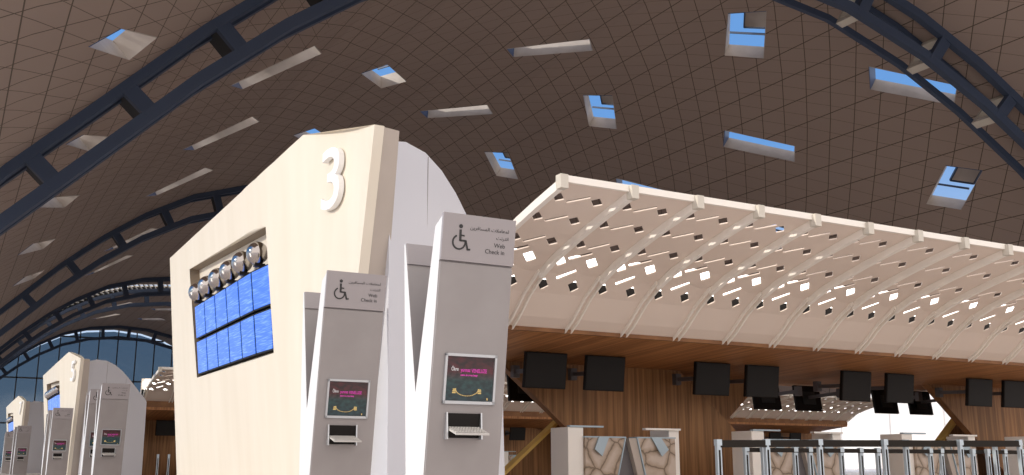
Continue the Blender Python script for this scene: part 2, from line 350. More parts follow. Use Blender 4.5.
LAB = ['nearest short skylight above the left arch, dark blue lower side and an L of sky', 'small skylight seen just under the left arch between two of its rungs', 'shallow dark blue skylight slit left of the big cream tower, third from the top',
 'dark blue skylight slit at the left edge just above the second arch', 'faintest blue skylight slit at the left edge behind the second arch',
 'longest thin brown sided skylight between the left arch and the tower top', 'middle of three thin brown skylights left of the tower numbered 3', 'lowest and smallest of three thin brown skylights above the second arch',
 'long thin skylight just beneath the second arch, blue tip and brown side', 'long thin skylight lower down beneath the second arch, next to the lattice strip',
 'short skylight with blue top and brown right side, above the tower numbered 3', 'skylight corner peeking over the sloping top of the tower numbered 3',
 'long white sided skylight near the top centre of the ceiling', 'long white sided skylight above the curved top of the tower numbered 3',
 'smallest of three squarish skylights in a column, just above the canopy corner', 'middle of three squarish skylights in a column above the canopy', 'topmost squarish skylight near the top edge, with a grey panel in it',
 'long skylight in open ceiling right of centre with a blue strip along its top', 'long skylight partly hidden by the right arch', 'long skylight whose lower edge is cut off by the canopy top',
 'leaning squarish skylight between the right arch and the canopy', 'small bit of blue skylight just over the canopy edge',
 'far white skylight slit beside the tower edge, upper one', 'far white skylight slit beside the tower edge, lower one', 'far blue skylight slit left of the far white slits, upper one', 'far blue skylight slit left of the far white slits, lower one', 'far skylight slit over the glass end wall, leftmost']
for k, (b, X_, Y_) in pos_words.items(): tag(b, LAB[k], 'skylight', 'skylights in the vaulted ceiling')
# lattice glazing in the roof gap
g = MB()
for k in range(60):
    x = 6.2 + k * .6; p = prof_x(x); q = prof_x(min(x + 1.6, 42)) 
    g.bar((x, 137, p + ROOF_OFF + .3), (min(x + 1.6, 42), 143.5, q + ROOF_OFF + .3), .16, .2)
for yy in (138.5, 140.2, 142):
    g.sweep([(x, yy, prof_x(x) + ROOF_OFF + .5) for x in (6, 9.6, 12.5, 16, 20, 24.5, 29, 33, 36.5, 42)], .15, .15, (0, 1, 0))
struct(g.build('window_2', 'ringgrey'))

# ================================================================ ARCH TRUSSES
def smooth_prof(off, x0, x1, D, dy=0.0, n=64):
    pts = []
    for k in range(n + 1):
        X = x0 + (x1 - x0) * k / n; pts.append(Vector((X, D - 0.23 * (X - 5) + dy, prof_x(X) + CAMH + off)))
    return pts
def arch(D, label, x0=-1.2, x1=50.2, rings=True, dx=5.3 / 1.5):
    r = empty('roof_arch', (0, 0, 0)); tag(r, label, 'arch truss', 'steel arches under the vault')
    for nm, off, dy in (('lower_chord', -.05, 0), ('upper_chord', 1.78, 0), ('lower_chord', -.05, 1.3), ('upper_chord', 1.78, 1.3)):
        p = MB(); xs = sorted(set([x0, x1] + [x for x, _ in PL if x0 < x < x1])); P = []
        for X in xs: P.append(Vector((X, D - .23 * (X - 5) + dy, prof_x(X) + CAMH + off)))
        p.sweep(P, .32 if dy == 0 else .22, .42 if dy == 0 else .3, (0.18, 1, 0)); p.build(nm, 'navy', r)
    # ring frames
    s = 1.7
    while s < SM - 1:
        X, z = prof_s(s); X2, z2 = prof_s(min(s + .3, SM)); X1, z1 = prof_s(max(s - .3, 0))
        nrm = Vector((-(z2 - z1), 0, X2 - X1)).normalized(); tan = Vector((X2 - X1, 0, z2 - z1)).normalized()
        vv = abs(nrm.z); base = Vector((X, D - .23 * (X - 5), z + CAMH - .05)); top = base + nrm * (1.83 * vv)
        top.y = D - .23 * (top.x - 5)
        back = Vector((0, 1.3, 0))
        a = MB(); a.bar(base, top, .26, .55, tan); a.build('rung', 'navy', r)
        b = MB()
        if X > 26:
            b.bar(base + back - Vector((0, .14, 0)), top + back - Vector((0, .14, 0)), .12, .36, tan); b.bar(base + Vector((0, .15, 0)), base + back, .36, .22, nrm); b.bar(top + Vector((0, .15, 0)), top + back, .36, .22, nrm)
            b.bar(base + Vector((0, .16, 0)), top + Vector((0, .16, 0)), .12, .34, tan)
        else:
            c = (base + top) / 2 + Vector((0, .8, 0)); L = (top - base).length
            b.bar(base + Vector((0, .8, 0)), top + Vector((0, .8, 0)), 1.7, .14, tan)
        b.build('ring_frame', 'ringgrey' if X > 26 else 'plate_and_shade', r)  # left plates coloured black for their shade, right frames pale
        s += 3.9
    return r
arch(35.6, 'nearest navy steel arch, crossing both upper corners of the photo')
arch(86.0, 'second navy ladder arch, rising behind the big tower from the left edge')
arch(135.0, 'third navy arch, with the bright lattice strip showing through it')
arch(145.0, 'fourth navy arch, right behind the one with the lattice strip')
arch(187.5, 'farthest navy arch, standing against the glass end wall')

# ================================================================ END WALL OF GLASS
fw = MB(); bott = [(x, FACY, 0) for x in (-60, 110)]
P = [(x, FACY, z + ROOF_OFF - .3) for x, z in PL]
poly = [(-60, FACY, 0), (110, FACY, 0), (110, FACY, .5), (50.4, FACY, .5)] + P[::-1] + [(-1.4, FACY, .5), (-60, FACY, .5)]
struct(MB().prism([(PL[0][0], FACY, 0)] + P + [(PL[-1][0], FACY, 0)], (0, .06, 0)).build('window_1', 'glass'))
mu = MB()
x = 0.5
while x < 49:
    z = prof_x(x) + ROOF_OFF; mu.box(x - .09, x + .09, FACY - .3, FACY, 0, z); x += 3.1
for z in (7.2, 14.7, 22.0):
    xs = [q for q in [i * .25 - 1 for i in range(206)] if prof_x(q) + ROOF_OFF > z]
    if xs: mu.box(min(xs), max(xs), FACY - .3, FACY, z - .12, z + .12)
struct(mu.build('trim_1', 'mullion'))
# ================================================================ FLOOR
struct(MB().box(-80, 190, -60, 260, -.3, 0).build('floor', 'floor'))

# ================================================================ NUMBERED TOWERS
def ramp(Y): t = min(1, max(0, (Y - 9) / 3)); return t * t * (3 - 2 * t)
def fx(Y, z): return 3.3 - .12 * z * ramp(Y)
def tower(dy, num, label, first):
    TX = .14 if dy else 0
    T = empty('check_in_tower', (TX, dy, 0)); tag(T, label, 'tower', 'numbered check in towers')
    # cream face with recess hole, outline in (Y, z)
    outer = [(9.52, 0), (16.85, 0), (16.5, 3.606), (14, 3.62), (12.6, 3.628), (12, 3.631), (11.5, 3.667), (11, 3.754), (10.36, 3.91), (8.72, 3.57)]
    rec = [(11.22, 1.62), (15.02, 1.62), (15.12, 3.2), (11.28, 3.06)]
    V, F = cdt(outer, [rec], [8.9 + .25 * k for k in range(32)], [.3 * k + .1 for k in range(13)])
    n = len(V); vs = [(fx(y, z), y, z) for y, z in V] + [(fx(y, z) + .1, y, z) for y, z in V]
    fs = [tuple(f) for f in F] + [tuple(n + i for i in reversed(f)) for f in F]
    # rims
    def rim(poly):
        for a, b in zip(poly, poly[1:] + poly[:1]):
            k = len(vs); vs.extend([(fx(*a), *a), (fx(*b), *b), (fx(*b) + .1, *b), (fx(*a) + .1, *a)]); fs.append((k, k + 1, k + 2, k + 3))
    rim(outer)
    mesh('face_panel', vs, fs, 'cream', T)
    r = MB()
    fr = [Vector((fx(y, z) + .005, y, z)) for y, z in rec]; bk = [Vector((fx(y, z) + .14, y, z)) for y, z in rec]
    for a, b in ((0, 1), (1, 2), (2, 3), (3, 0)): r.add([fr[a], fr[b], bk[b], bk[a]], [(0, 1, 2, 3)])
    r.build('recess_lining', 'shadowrecess', T)
    MB().add(bk, [(0, 1, 2, 3)]).build('recess_back', 'cream', T)
    # near end pilaster
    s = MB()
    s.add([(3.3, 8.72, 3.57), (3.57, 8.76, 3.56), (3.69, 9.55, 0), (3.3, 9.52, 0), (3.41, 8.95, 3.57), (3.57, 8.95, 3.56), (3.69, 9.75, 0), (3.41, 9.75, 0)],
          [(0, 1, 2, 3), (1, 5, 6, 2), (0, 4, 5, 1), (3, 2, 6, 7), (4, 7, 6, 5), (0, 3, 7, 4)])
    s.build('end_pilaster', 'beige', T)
    # white curved shell
    prof = [(0, 3.52), (.12, 3.60), (.28, 3.60), (.42, 3.50), (.55, 3.33), (.66, 3.13), (.76, 2.93), (.86, 2.72), (.94, 2.57), (1.0, 2.42)]
    fr = []; bk = []
    for t, z in prof: fr.append(Vector((3.56 + 2.04 * t, 8.98 + 1.5 * t, z))); bk.append(Vector((3.30 + 2.3 * t, 16.7, z * .97)))
    fr += [Vector((5.6, 10.34, 0)), Vector((3.62, 8.95, 0))]; bk += [Vector((5.6, 16.7, 0)), Vector((3.4, 16.7, 0))]
    n = len(fr); o = MB(); o.add(fr + bk, [tuple(range(n)), tuple(range(2 * n - 1, n - 1, -1))] + [(k, (k + 1) % n, n + (k + 1) % n, n + k) for k in range(n)])
    o.build('curved_shell', 'white', T)
    sm = MB()
    for t in (.30, .62):
        zt = [z for tt, z in prof if tt <= t + .1][-1] - .03
        a = Vector((3.56 + 2.04 * t, 8.98 + 1.5 * t, 0)); sm.bar(a + Vector((.004, -.004, 0)), a + Vector((.004, -.004, zt)), .006, .006, (1, -1, 0))
    sm.build('panel_seam', 'kiosk_head', T)
    # number
    yb, zb = 9.90, 2.945
    t = text('number_sign', num, .91, 'sign_white', T, (0, 0, 0), (1, 0, 0), (0, 1, 0), .028, sx=1.2, bold=.004)
    for v in t.data.vertices:
        a_, b_, c_ = v.co; Y_, Z_ = yb - a_, zb + b_; v.co = (fx(Y_, Z_) - .042 - c_, Y_, Z_)
    # place every screen and dome: things of their own
    out = []
    for rw, (z0, z1) in enumerate(((2.165, 2.64), (1.66, 2.135))):
        for c in range(6):
            ya = 14.98 - c * .622; yb = ya - .60
            def pt(y, z, d): return Vector((fx(y, z) + d, y + (0.0), z))
            scn = empty('flight_screen', (TX, dy, 0))
            lean = .0
            b = MB(); q = [(ya, z0), (yb, z0), (yb, z1), (ya, z1)]
            f = [pt(y, z, .02) for y, z in q]; k = [pt(y, z, .10) for y, z in q]
            b.add(f + k, [(0, 1, 2, 3), (7, 6, 5, 4)] + [(i, (i + 1) % 4, 4 + (i + 1) % 4, 4 + i) for i in range(4)]); b.build('housing', 'dark', scn)
            q = [(ya - .018, z0 + .018), (yb + .018, z0 + .018), (yb + .018, z1 - .018), (ya - .018, z1 - .018)]
            d = MB(); f = [pt(y, z, .012) for y, z in q]; k = [pt(y, z, .02) for y, z in q]
            d.add(f + k, [(0, 1, 2, 3), (7, 6, 5, 4)] + [(i, (i + 1) % 4, 4 + (i + 1) % 4, 4 + i) for i in range(4)]); d.build('display', 'flight', scn)
            nth = ('first', 'second', 'third', 'fourth', 'fifth', 'sixth')[c]
            tag(scn, '%s tower, %s row: blue flight screen, %s from the left' % ({'3': 'largest', '5': 'middle', '7': 'smallest'}[num], ('upper', 'lower')[rw], nth), 'screen', 'blue flight screens on the tower numbered ' + num)
    for c in range(6):
        y = 14.98 - c * .622 - .3; z = 2.80
        bm = bmesh.new(); bmesh.ops.create_uvsphere(bm, u_segments=24, v_segments=16, radius=.128)
        for v in bm.verts: v.co.z *= 1.08 if v.co.z > 0 else 1.05; 
        me = bpy.data.meshes.new('dome'); bm.to_mesh(me); bm.free()
        for p in me.polygons: p.use_smooth = True
        dm = empty('mirror_dome', (fx(y, z) + TX, y + dy, z))
        link('globe', me, 'dome', dm)
        MB().box(-.03, .09, -.04, .04, -.158, -.12).build('mount', 'dark', dm)
        tag(dm, '%s tower: mirrored dome above the screens, %s from the left' % ({'3': 'largest', '5': 'middle', '7': 'smallest'}[num], ('first', 'second', 'third', 'fourth', 'fifth', 'sixth')[c]), 'dome', 'mirrored domes on the tower numbered ' + num)
tower(0, '3', 'largest cream tower, numbered 3, with a white curved back', True)
tower(24.8, '5', 'middle sized cream tower numbered 5, beyond the large one', False)
tower(48.8, '7', 'smallest visible cream tower, numbered 7, at the far left', False)

# ================================================================ WEB CHECK-IN KIOSKS
AR1 = ''.join(chr(c) for c in [0xFEDF, 0xFEE4, 0xFECC, 0xFE8E, 0xFEE3, 0xFEFC, 0xFE95, 0x20, 0xFE8D, 0xFEDF, 0xFEE4, 0xFEB4, 0xFE8E, 0xFED3, 0xFEAE, 0xFEF3, 0xFEE6][::-1])
AR2 = ''.join(chr(c) for c in [0xFE8D, 0xFEE7, 0xFE98, 0xFEAE, 0xFEE7, 0xFE96][::-1])
LN = .137
def ky(z): return LN * (2.05 - z)
def kiosk_proto():
    K = empty('check_in_kiosk'); W_ = .55
    up = Vector((0, -LN, 1)).normalized(); nrm = Vector((0, -1, -LN)).normalized()
    prof = [(ky(2.03) + .012, 2.03), (ky(0) + .012, 0), (.52, 0), (.66, 1.95), (.635, 1.95), (.405, .88), (.125, 1.98)]
    b = MB(); n = len(prof)
    vs = [Vector((0, y, z)) for y, z in prof] + [Vector((W_, y, z)) for y, z in prof]
    b.add(vs, [(0, 1, 5, 6), (1, 2, 5), (2, 3, 4, 5)], 0); b.add(vs, [(n, n + 6, n + 5, n + 1), (n + 1, n + 5, n + 2), (n + 2, n + 5, n + 4, n + 3)], 0)
    b.add(vs, [(k, (k + 1) % n, n + (k + 1) % n, n + k) for k in range(n)], 1)
    for k in range(len(b.i)): pass
    o = b.build('body', ['kiosk_side', 'kiosk'], K)
    def slab(name, x0, x1, z0, z1, d0, d1, m, parent=K, bv=0):
        q = []
        for d in (d0, d1):
            for x, z in ((x0, z0), (x1, z0), (x1, z1), (x0, z1)): q.append(Vector((x, ky(z) - d, z)))
        s = MB().add(q, [(0, 1, 2, 3), (7, 6, 5, 4)] + [(i, (i + 1) % 4, 4 + (i + 1) % 4, 4 + i) for i in range(4)]).build(name, m, parent)
        if bv: bevel(s, bv, 2)
        return s
    slab('front_panel', .004, W_ - .004, .0, 1.722, -.012, .004, 'kiosk')
    H_ = slab('header_panel', .0, W_, 1.735, 2.05, -.012, .012, 'kiosk_head')
    slab('rear_header', .004, W_ - .004, 1.80, 1.95, -.0, -.0, 'kiosk_head') if False else None
    rh = MB(); 
    def ry(z): return .635 - (1.95 - z) * .215
    rh.add([(.004, ry(1.955), 1.955), (W_ - .004, ry(1.955), 1.955), (W_ - .004, ry(1.80) , 1.80), (.004, ry(1.80), 1.80),
            (.004, ry(1.955) - .012, 1.955), (W_ - .004, ry(1.955) - .012, 1.955), (W_ - .004, ry(1.80) - .012, 1.80), (.004, ry(1.80) - .012, 1.80)],
           [(0, 1, 2, 3), (7, 6, 5, 4), (0, 4, 5, 1), (1, 5, 6, 2), (2, 6, 7, 3), (3, 7, 4, 0)])
    rh.build('rear_header', 'kiosk_head', K)
    # screen
    fr = MB(); x0, x1, z0, z1 = .085, .470, .795, 1.125
    slab('display', x0 + .02, x1 - .02, z0 + .022, z1 - .02, .004, .012, 'poster')
    for a in ((x0, x1, z1 - .018, z1), (x0, x1, z0, z0 + .02), (x0, x0 + .016, z0, z1), (x1 - .016, x1, z0, z1)):
        q = []
        for d in (.004, .022):
            for x, z in ((a[0], a[2]), (a[1], a[2]), (a[1], a[3]), (a[0], a[3])): q.append(Vector((x, ky(z) - d, z)))
        fr.add(q, [(0, 1, 2, 3), (7, 6, 5, 4)] + [(i, (i + 1) % 4, 4 + (i + 1) % 4, 4 + i) for i in range(4)])
    fr.build('screen_frame', 'silver', K)
    P = lambda x, z, d: Vector((x, ky(z) - d, z))
    for nm, s_, sz, m_, x, z in (('title_lettering', 'Ôkre', .036, 'pale', .135, 1.012), ('title_lettering', 'yurınaz', .036, 'pink', .205, 1.008), ('title_lettering', 'VENELUZE', .036, 'pink', .285, 1.004)):
        text(nm, s_, sz, m_, K, P(x, z, .0135), (1, 0, 0), up, .0005, sx=.68, bold=.0004)
    text('title_lettering', 'GATE 16 OPEN NOW'[:0] or 'cairn in sena basy', .018, 'pink', K, P(.205, .980, .0135), (1, 0, 0), up, .0005, bold=.0005)
    pc = MB()
    for cx in (.165, .355):
        for k in range(3): 
            a = P(cx, .865 + k * .011, .013); pc.box(a.x - .013 + .002 * k, a.x + .013 - .001 * k, a.y - .001, a.y, a.z, a.z + .008)
    for k in range(22):
        an = math.pi * (1.0 + k / 21.0); a = P(.26 + .085 * math.cos(an), .895 + .045 * math.sin(an), .013); pc.box(a.x - .004, a.x + .004, a.y - .001, a.y, a.z - .003, a.z + .002)
    pc.box(.412, .420, P(0, .825, .013).y - .001, P(0, .825, .013).y, .825, .84)
    pc.build('picture', 'gold', K)
    # keyboard niche
    nb = slab('keyboard_niche', .125, .375, .575, .735, .004, .014, 'dark')
    ck = MB()
    for x in (.118, .372):
        ck = MB(); q = [P(x, .74, .004), P(x, .565, .004), P(x, .565, .055), P(x, .74, .022)]; ck.prism(q, (.010, 0, 0)); ck.build('side_cheek', 'silver', nb)
    kb = MB(); q = [P(.130, .628, .01), P(.372, .628, .01), P(.395, .585, .125), P(.150, .585, .125)]
    kb.prism([p + Vector((0, 0, .006)) for p in q], (0, 0, .012)); kbo = kb.build('keyboard', 'keys', nb)
    ky_ = MB()
    for r_ in range(4):
        for c in range(11):
            a = q[0].lerp(q[3], (r_ + .2) / 4.2); b = q[1].lerp(q[2], (r_ + .2) / 4.2); p = a.lerp(b, (c + .4) / 11.5) + Vector((0, 0, .018)); ky_.box(p.x, p.x + .015, p.y - .018, p.y, p.z - .004, p.z + .003)
    ky_.build('key', 'keys', kbo)
    # wheelchair pictogram
    ic = MB(); cx, cz, R_ = .125, 1.860, .046; D_ = .0135
    def seg(a, b, w=.012):
        A = P(*a, D_); B = P(*b, D_); ic.bar(A, B, w, .003, nrm)
    pr = None
    for k in range(25):
        an = math.radians(115 + k * 250 / 24.0); p = (cx + R_ * math.cos(an), cz + R_ * math.sin(an))
        if pr: seg(pr, p, .011)
        pr = p
    seg((.131, 1.945), (.133, 1.868), .016); seg((.133, 1.872), (.175, 1.872), .013); seg((.174, 1.876), (.192, 1.812), .013); seg((.190, 1.815), (.212, 1.818), .012); seg((.133, 1.908), (.163, 1.905), .010)
    hd = [P(.132 + .014 * math.cos(t * math.pi / 6), 1.967 + .014 * math.sin(t * math.pi / 6), D_) for t in range(12)]; ic.prism(hd, nrm * .002)
    ic.build('wheelchair_symbol', 'ink', H_)
    text('lettering', AR1, .032, 'ink', H_, P(.50, 1.955, D_), (1, 0, 0), up, .0005, 'RIGHT', sx=1.15)
    text('lettering', AR2, .032, 'ink', H_, P(.50, 1.905, D_), (1, 0, 0), up, .0005, 'RIGHT', sx=1.15)
    text('lettering', 'Web', .042, 'ink', H_, P(.475, 1.850, D_), (1, 0, 0), up, .0005, 'RIGHT')
    text('lettering', 'Check in', .042, 'ink', H_, P(.475, 1.805, D_), (1, 0, 0), up, .0005, 'RIGHT')
    return K
kp = kiosk_proto()
KPOS = [(6.0, 'nearest and largest web check in kiosk, right of the white tower side'), (8.38, 'second largest web check in kiosk, in front of the cream tower numbered 3'),
        (22.6, 'kiosk in front of the white side of tower 5, front one of its pair'), (24.5, 'kiosk peeking from behind the front one beside tower 5'),
        (33.1, 'kiosk in front of the cream face of tower 5, front one of its pair'), (34.6, 'kiosk mostly hidden behind the one at the cream face of tower 5'),
        (49.0, 'small kiosk in front of tower 7, front one of its pair'), (50.8, 'small kiosk mostly hidden behind the one in front of tower 7'),
        (58.2, 'farthest visible kiosk, cut by the left edge of the photo')]
for k, (y, lb) in enumerate(KPOS):
    o = kp if k == 0 else copy_tree(kp)
    o.location = (2.775, y, 0); tag(o, lb, 'kiosk', 'web check in kiosks')

# ================================================================ CHECK-IN ISLANDS
CP = [(9.40, 3.52), (9.9, 3.41), (10.35, 3.30), (10.75, 3.19), (11.15, 3.07), (11.5, 2.92), (11.85, 2.70), (12.18, 2.42), (12.40, 2.28)]
def canopy(x_start, nb, dy, zs, label, stop=None):
    C_ = empty('check_in_canopy', (x_start, dy, 0)); tag(C_, label, 'canopy', 'perforated canopies over the check in islands')
    prof = [(y, 3.52 - (3.52 - z) * zs) for y, z in CP]
    def pz(y):
        for (a, b), (c, d) in zip(prof, prof[1:]):
            if y <= c + 1e-6: return b + (d - b) * (y - a) / (c - a)
        return prof[-1][1]
    B = .965; hl = []
    def rect(u, y, w, h, a):
        u *= B; c_, s_ = math.cos(a), math.sin(a)
        return [(u + x * c_ - v * s_, y + x * s_ + v * c_) for x, v in ((-w, -h), (w, -h), (w, h), (-w, h))]
    for y in (9.77, 10.27, 10.81):
        hl += [rect(.2, y, .055, .095, -.75), rect(.755, y, .055, .095, -.75), rect(.48, y - .01, .145, .028, -.72)]
    hl += [rect(.16, 11.24, .058, .10, -.75), rect(.38, 11.08, .155, .036, -.70), rect(.66, 11.22, .062, .11, -.75), rect(.42, 11.50, .135, .030, -.7), rect(.16, 11.70, .055, .09, -.75), rect(.66, 11.70, .055, .09, -.75)]
    V, F = cdt([(0, 9.4), (B, 9.4), (B, 12.4), (0, 12.4)], hl, [.24, .48, .72], [y for y, z in CP[1:-1]] + [9.65, 10.1, 10.55, 10.95, 11.3])
    me = bpy.data.meshes.new('panel'); me.from_pydata([(x, y, pz(y)) for x, y in V], [], [tuple(f) for f in F]); me.materials.append(M['canopy'])
    rb = MB(); path = [(0, y, pz(y) - .045) for y in (9.36, 9.65, 9.9, 10.15, 10.35, 10.55, 10.75, 10.95, 11.15, 11.33, 11.5)]
    rb.sweep(path, .07, .10, (1, 0, 0))
    p2 = [(0, y, pz(y) - .02) for y in (11.45, 11.7, 11.85, 12.0, 12.18, 12.39)]
    for sx_ in (-.05, .05): rb.sweep([(x + sx_, y, z) for x, y, z in p2], .022, .06, (1, 0, 0))
    rb.sweep([(.09, y, pz(y) - .015) for y in (10.0, 10.3, 10.6)], .015, .03, (1, 0, 0))
    cap = MB(); cap.box(-.05, .05, 9.31, 9.42, pz(9.4) - .10, pz(9.4) + .06)
    for k in range(nb + 1):
        if k < nb:
            o = bpy.data.objects.new('panel', me); COL.objects.link(o); o.parent = C_; o.location = (k * B, 0, 0)
            md = o.modifiers.new('t', 'SOLIDIFY'); md.thickness = .018; md.offset = 1
        if k == 0: r = rb.build('rib', 'rib', C_); ec = cap.build('end_cap', 'ringgrey', r)
        else: r2 = r.copy(); COL.objects.link(r2); r2.parent = C_; r2.location = (k * B, 0, 0); e2 = ec.copy(); COL.objects.link(e2); e2.parent = r2
    MB().box(0, nb * B, 9.37, 9.41, pz(9.4) - .01, pz(9.4) + .07).build('edge_trim', 'rib', C_)
    return C_, pz(12.4), nb * B
def island(dy, x0, nb, zs, tagword, clabel, drop=0.0):
    C_, zb, Ln = canopy(x0, nb, dy, zs, clabel)
    x1 = x0 + Ln
    # added glowing strip above canopy, so its holes read white
    t = empty('added_glow_strip', (0, dy, 0)); tag(t, 'added white glow strip behind the holes of the %s canopy' % tagword, 'light')
    MB().box(x0 + .1, x1 - .1, 12.60, 12.80, 3.06, 3.46 if dy == 0 else 3.4).build('glow_panel', 'glow', t)
    MB().box(x0, x1, 12.81, 12.95, 2.9, 3.45).build('housing', 'canopy', t)
    MB().box(x0, x1, 12.62, 12.80, zb + .13, 3.05).build('support', 'dark', t)
    # soffit
    s = empty('wooden_soffit', (0, dy, 0)); tag(s, 'brown wooden soffit strip running under the %s canopy' % tagword, 'soffit')
    b = MB(); pr = [(12.38, zb + .03), (12.38, zb - .03 - drop), (12.46, zb - .03 - drop), (15.1, zb - .17 - drop * 1.5), (16.0, zb - .17 - drop * 1.5), (18.7, zb - .0 - drop), (18.7, zb + .12)]
    b.prism([(x0, y, z) for y, z in pr], (x1 - x0, 0, 0)); b.build('soffit_board', 'wood_soffit', s)
    e = MB(); e.box(x0, x1, 12.36, 12.43, zb - .035 - drop * .6, zb + .02); e.build('edge_strip', 'wood_edge', s)
    return zb, x1
ZB1, XE1 = island(0, 5.79, 17, 1.0, 'nearest', 'nearest perforated beige canopy with curved pale ribs, right half of the photo')
ZB2, XE2 = island(26.0, 6.1, 36, .73, 'farther', 'farther perforated beige canopy seen through the openings and left of tower 3', .26)
def pier(xt, dy, yw, lean, label, zt, group='slanted walnut wall panels'):
    p = empty('wall_panel', (0, dy, 0)); tag(p, label, 'wall panel', group); th = .16 if lean > 0 else .2
    zt += -.165; W_ = 3.75; k = lean * zt
    q = [(xt, yw, zt), (xt + W_, yw, zt), (xt + W_ + k, yw, 0), (xt + k, yw, 0)]
    MB().prism(q, (0, th, 0)).build('board', 'wood', p)
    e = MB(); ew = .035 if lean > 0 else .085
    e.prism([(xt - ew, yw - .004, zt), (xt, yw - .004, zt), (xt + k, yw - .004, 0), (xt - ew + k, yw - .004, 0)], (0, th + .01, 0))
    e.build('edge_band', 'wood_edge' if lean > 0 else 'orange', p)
    return p
for k, (x, w) in enumerate(((8.07, 'left of the wide opening'), (18.6, 'right of the wide opening'))):
    pier(x, 0, 15.1, 1.22, 'front walnut panel leaning right, ' + w, ZB1)
    pier(x + 2.9, 0, 16.0, -1.22, 'rear walnut panel leaning left with edge coloured lit orange, ' + w, ZB1)
for k, x in enumerate((3.8, 19.6, 30.0, 36.3)):
    w = ('leftmost of the far island', 'second of the far island', 'third of the far island', 'fourth and last of the far island')[k]
    pier(x, 26, 15.1, 1.22, 'distant front walnut panel leaning right, ' + w, ZB2)
    pier(x + 2.9 + (.6 if k == 0 else 0), 26, 16.0, -1.22, 'distant rear walnut panel leaning left, ' + w, ZB2)
# ---- monitors
def mon_proto():
    m = empty('monitor'); w, h = .385, .285
    t = math.radians(8); mt = Matrix.Rotation(t, 4, 'X')
    b = MB(); b.box(-w, w, -.035, .035, -h, h, mtx=mt); bo = b.build('casing', 'monitor', m); bevel(bo, .008)
    MB().box(-w + .02, w - .02, -.040, -.034, -h + .02, h - .02, mtx=mt).build('display', 'dark', m)
    MB().box(-w * .5, w * .5, .035, .06, -h * .5, h * .5, mtx=mt).build('back_plate', 'plate_and_shade', m)
    a = MB(); a.bar((0, .05, .02), (-.0, .98, .06), .05, .07); a.build('arm', 'deskgrey', m)
    MB().box(-.06, .06, .93, 1.04, -.04, .16).build('bracket', 'deskgrey', m)
    return m
mp = mon_proto()
MX = [8.33, 9.47, 11.73, 12.88, 15.25, 16.45, 18.84, 19.98]
ML = ['first black monitor right of the nearest kiosk, on the walnut wall', 'second black monitor from the nearest kiosk, on the walnut wall', 'black monitor at the right end of the left walnut panel, left of a pair',
      'black monitor at the left side of the wide opening, right of a pair', 'black monitor in mid opening, left of a pair', 'black monitor in mid opening, right of a pair before the white wall',
      'black monitor on the right walnut panel, left of a pair', 'black monitor cut by the right edge of the photo']
for k, x in enumerate(MX):
    o = mp if k == 0 else copy_tree(mp)
    o.location = (x, 14.06, 1.875); tag(o, ML[k], 'monitor', 'black monitors over the near check in desks')
BX = [9.75, 15.87, 17.1, 19.6, 20.8]
BL = ['monitor seen from behind, partly hidden by the first monitor at the left', 'monitor seen from behind below the fourth monitor of the near row', 'monitor seen from behind with a grey arm, left in the wide opening',
      'monitor seen from behind under the fifth and sixth, left of a pair', 'monitor seen from behind against the white wall, right of a pair']
for k, x in enumerate(BX):
    o = copy_tree(mp); o.location = (x, 17.2, 1.875); o.rotation_euler = (0, 0, math.pi); tag(o, BL[k], 'monitor', 'black monitors on the rear of the near island')
FX = [5.9, 7.3, 20.9, 22.3, 31.3, 32.8, 37.4, 38.8]
OR = ['first', 'second', 'third', 'fourth', 'fifth', 'sixth', 'seventh', 'eighth', 'ninth']
for k, x in enumerate(FX):
    o = copy_tree(mp); o.location = (x, 40.06, 1.75); tag(o, 'tiny black monitor on the far island, %s from the left' % OR[k], 'monitor', 'black monitors on the far island')

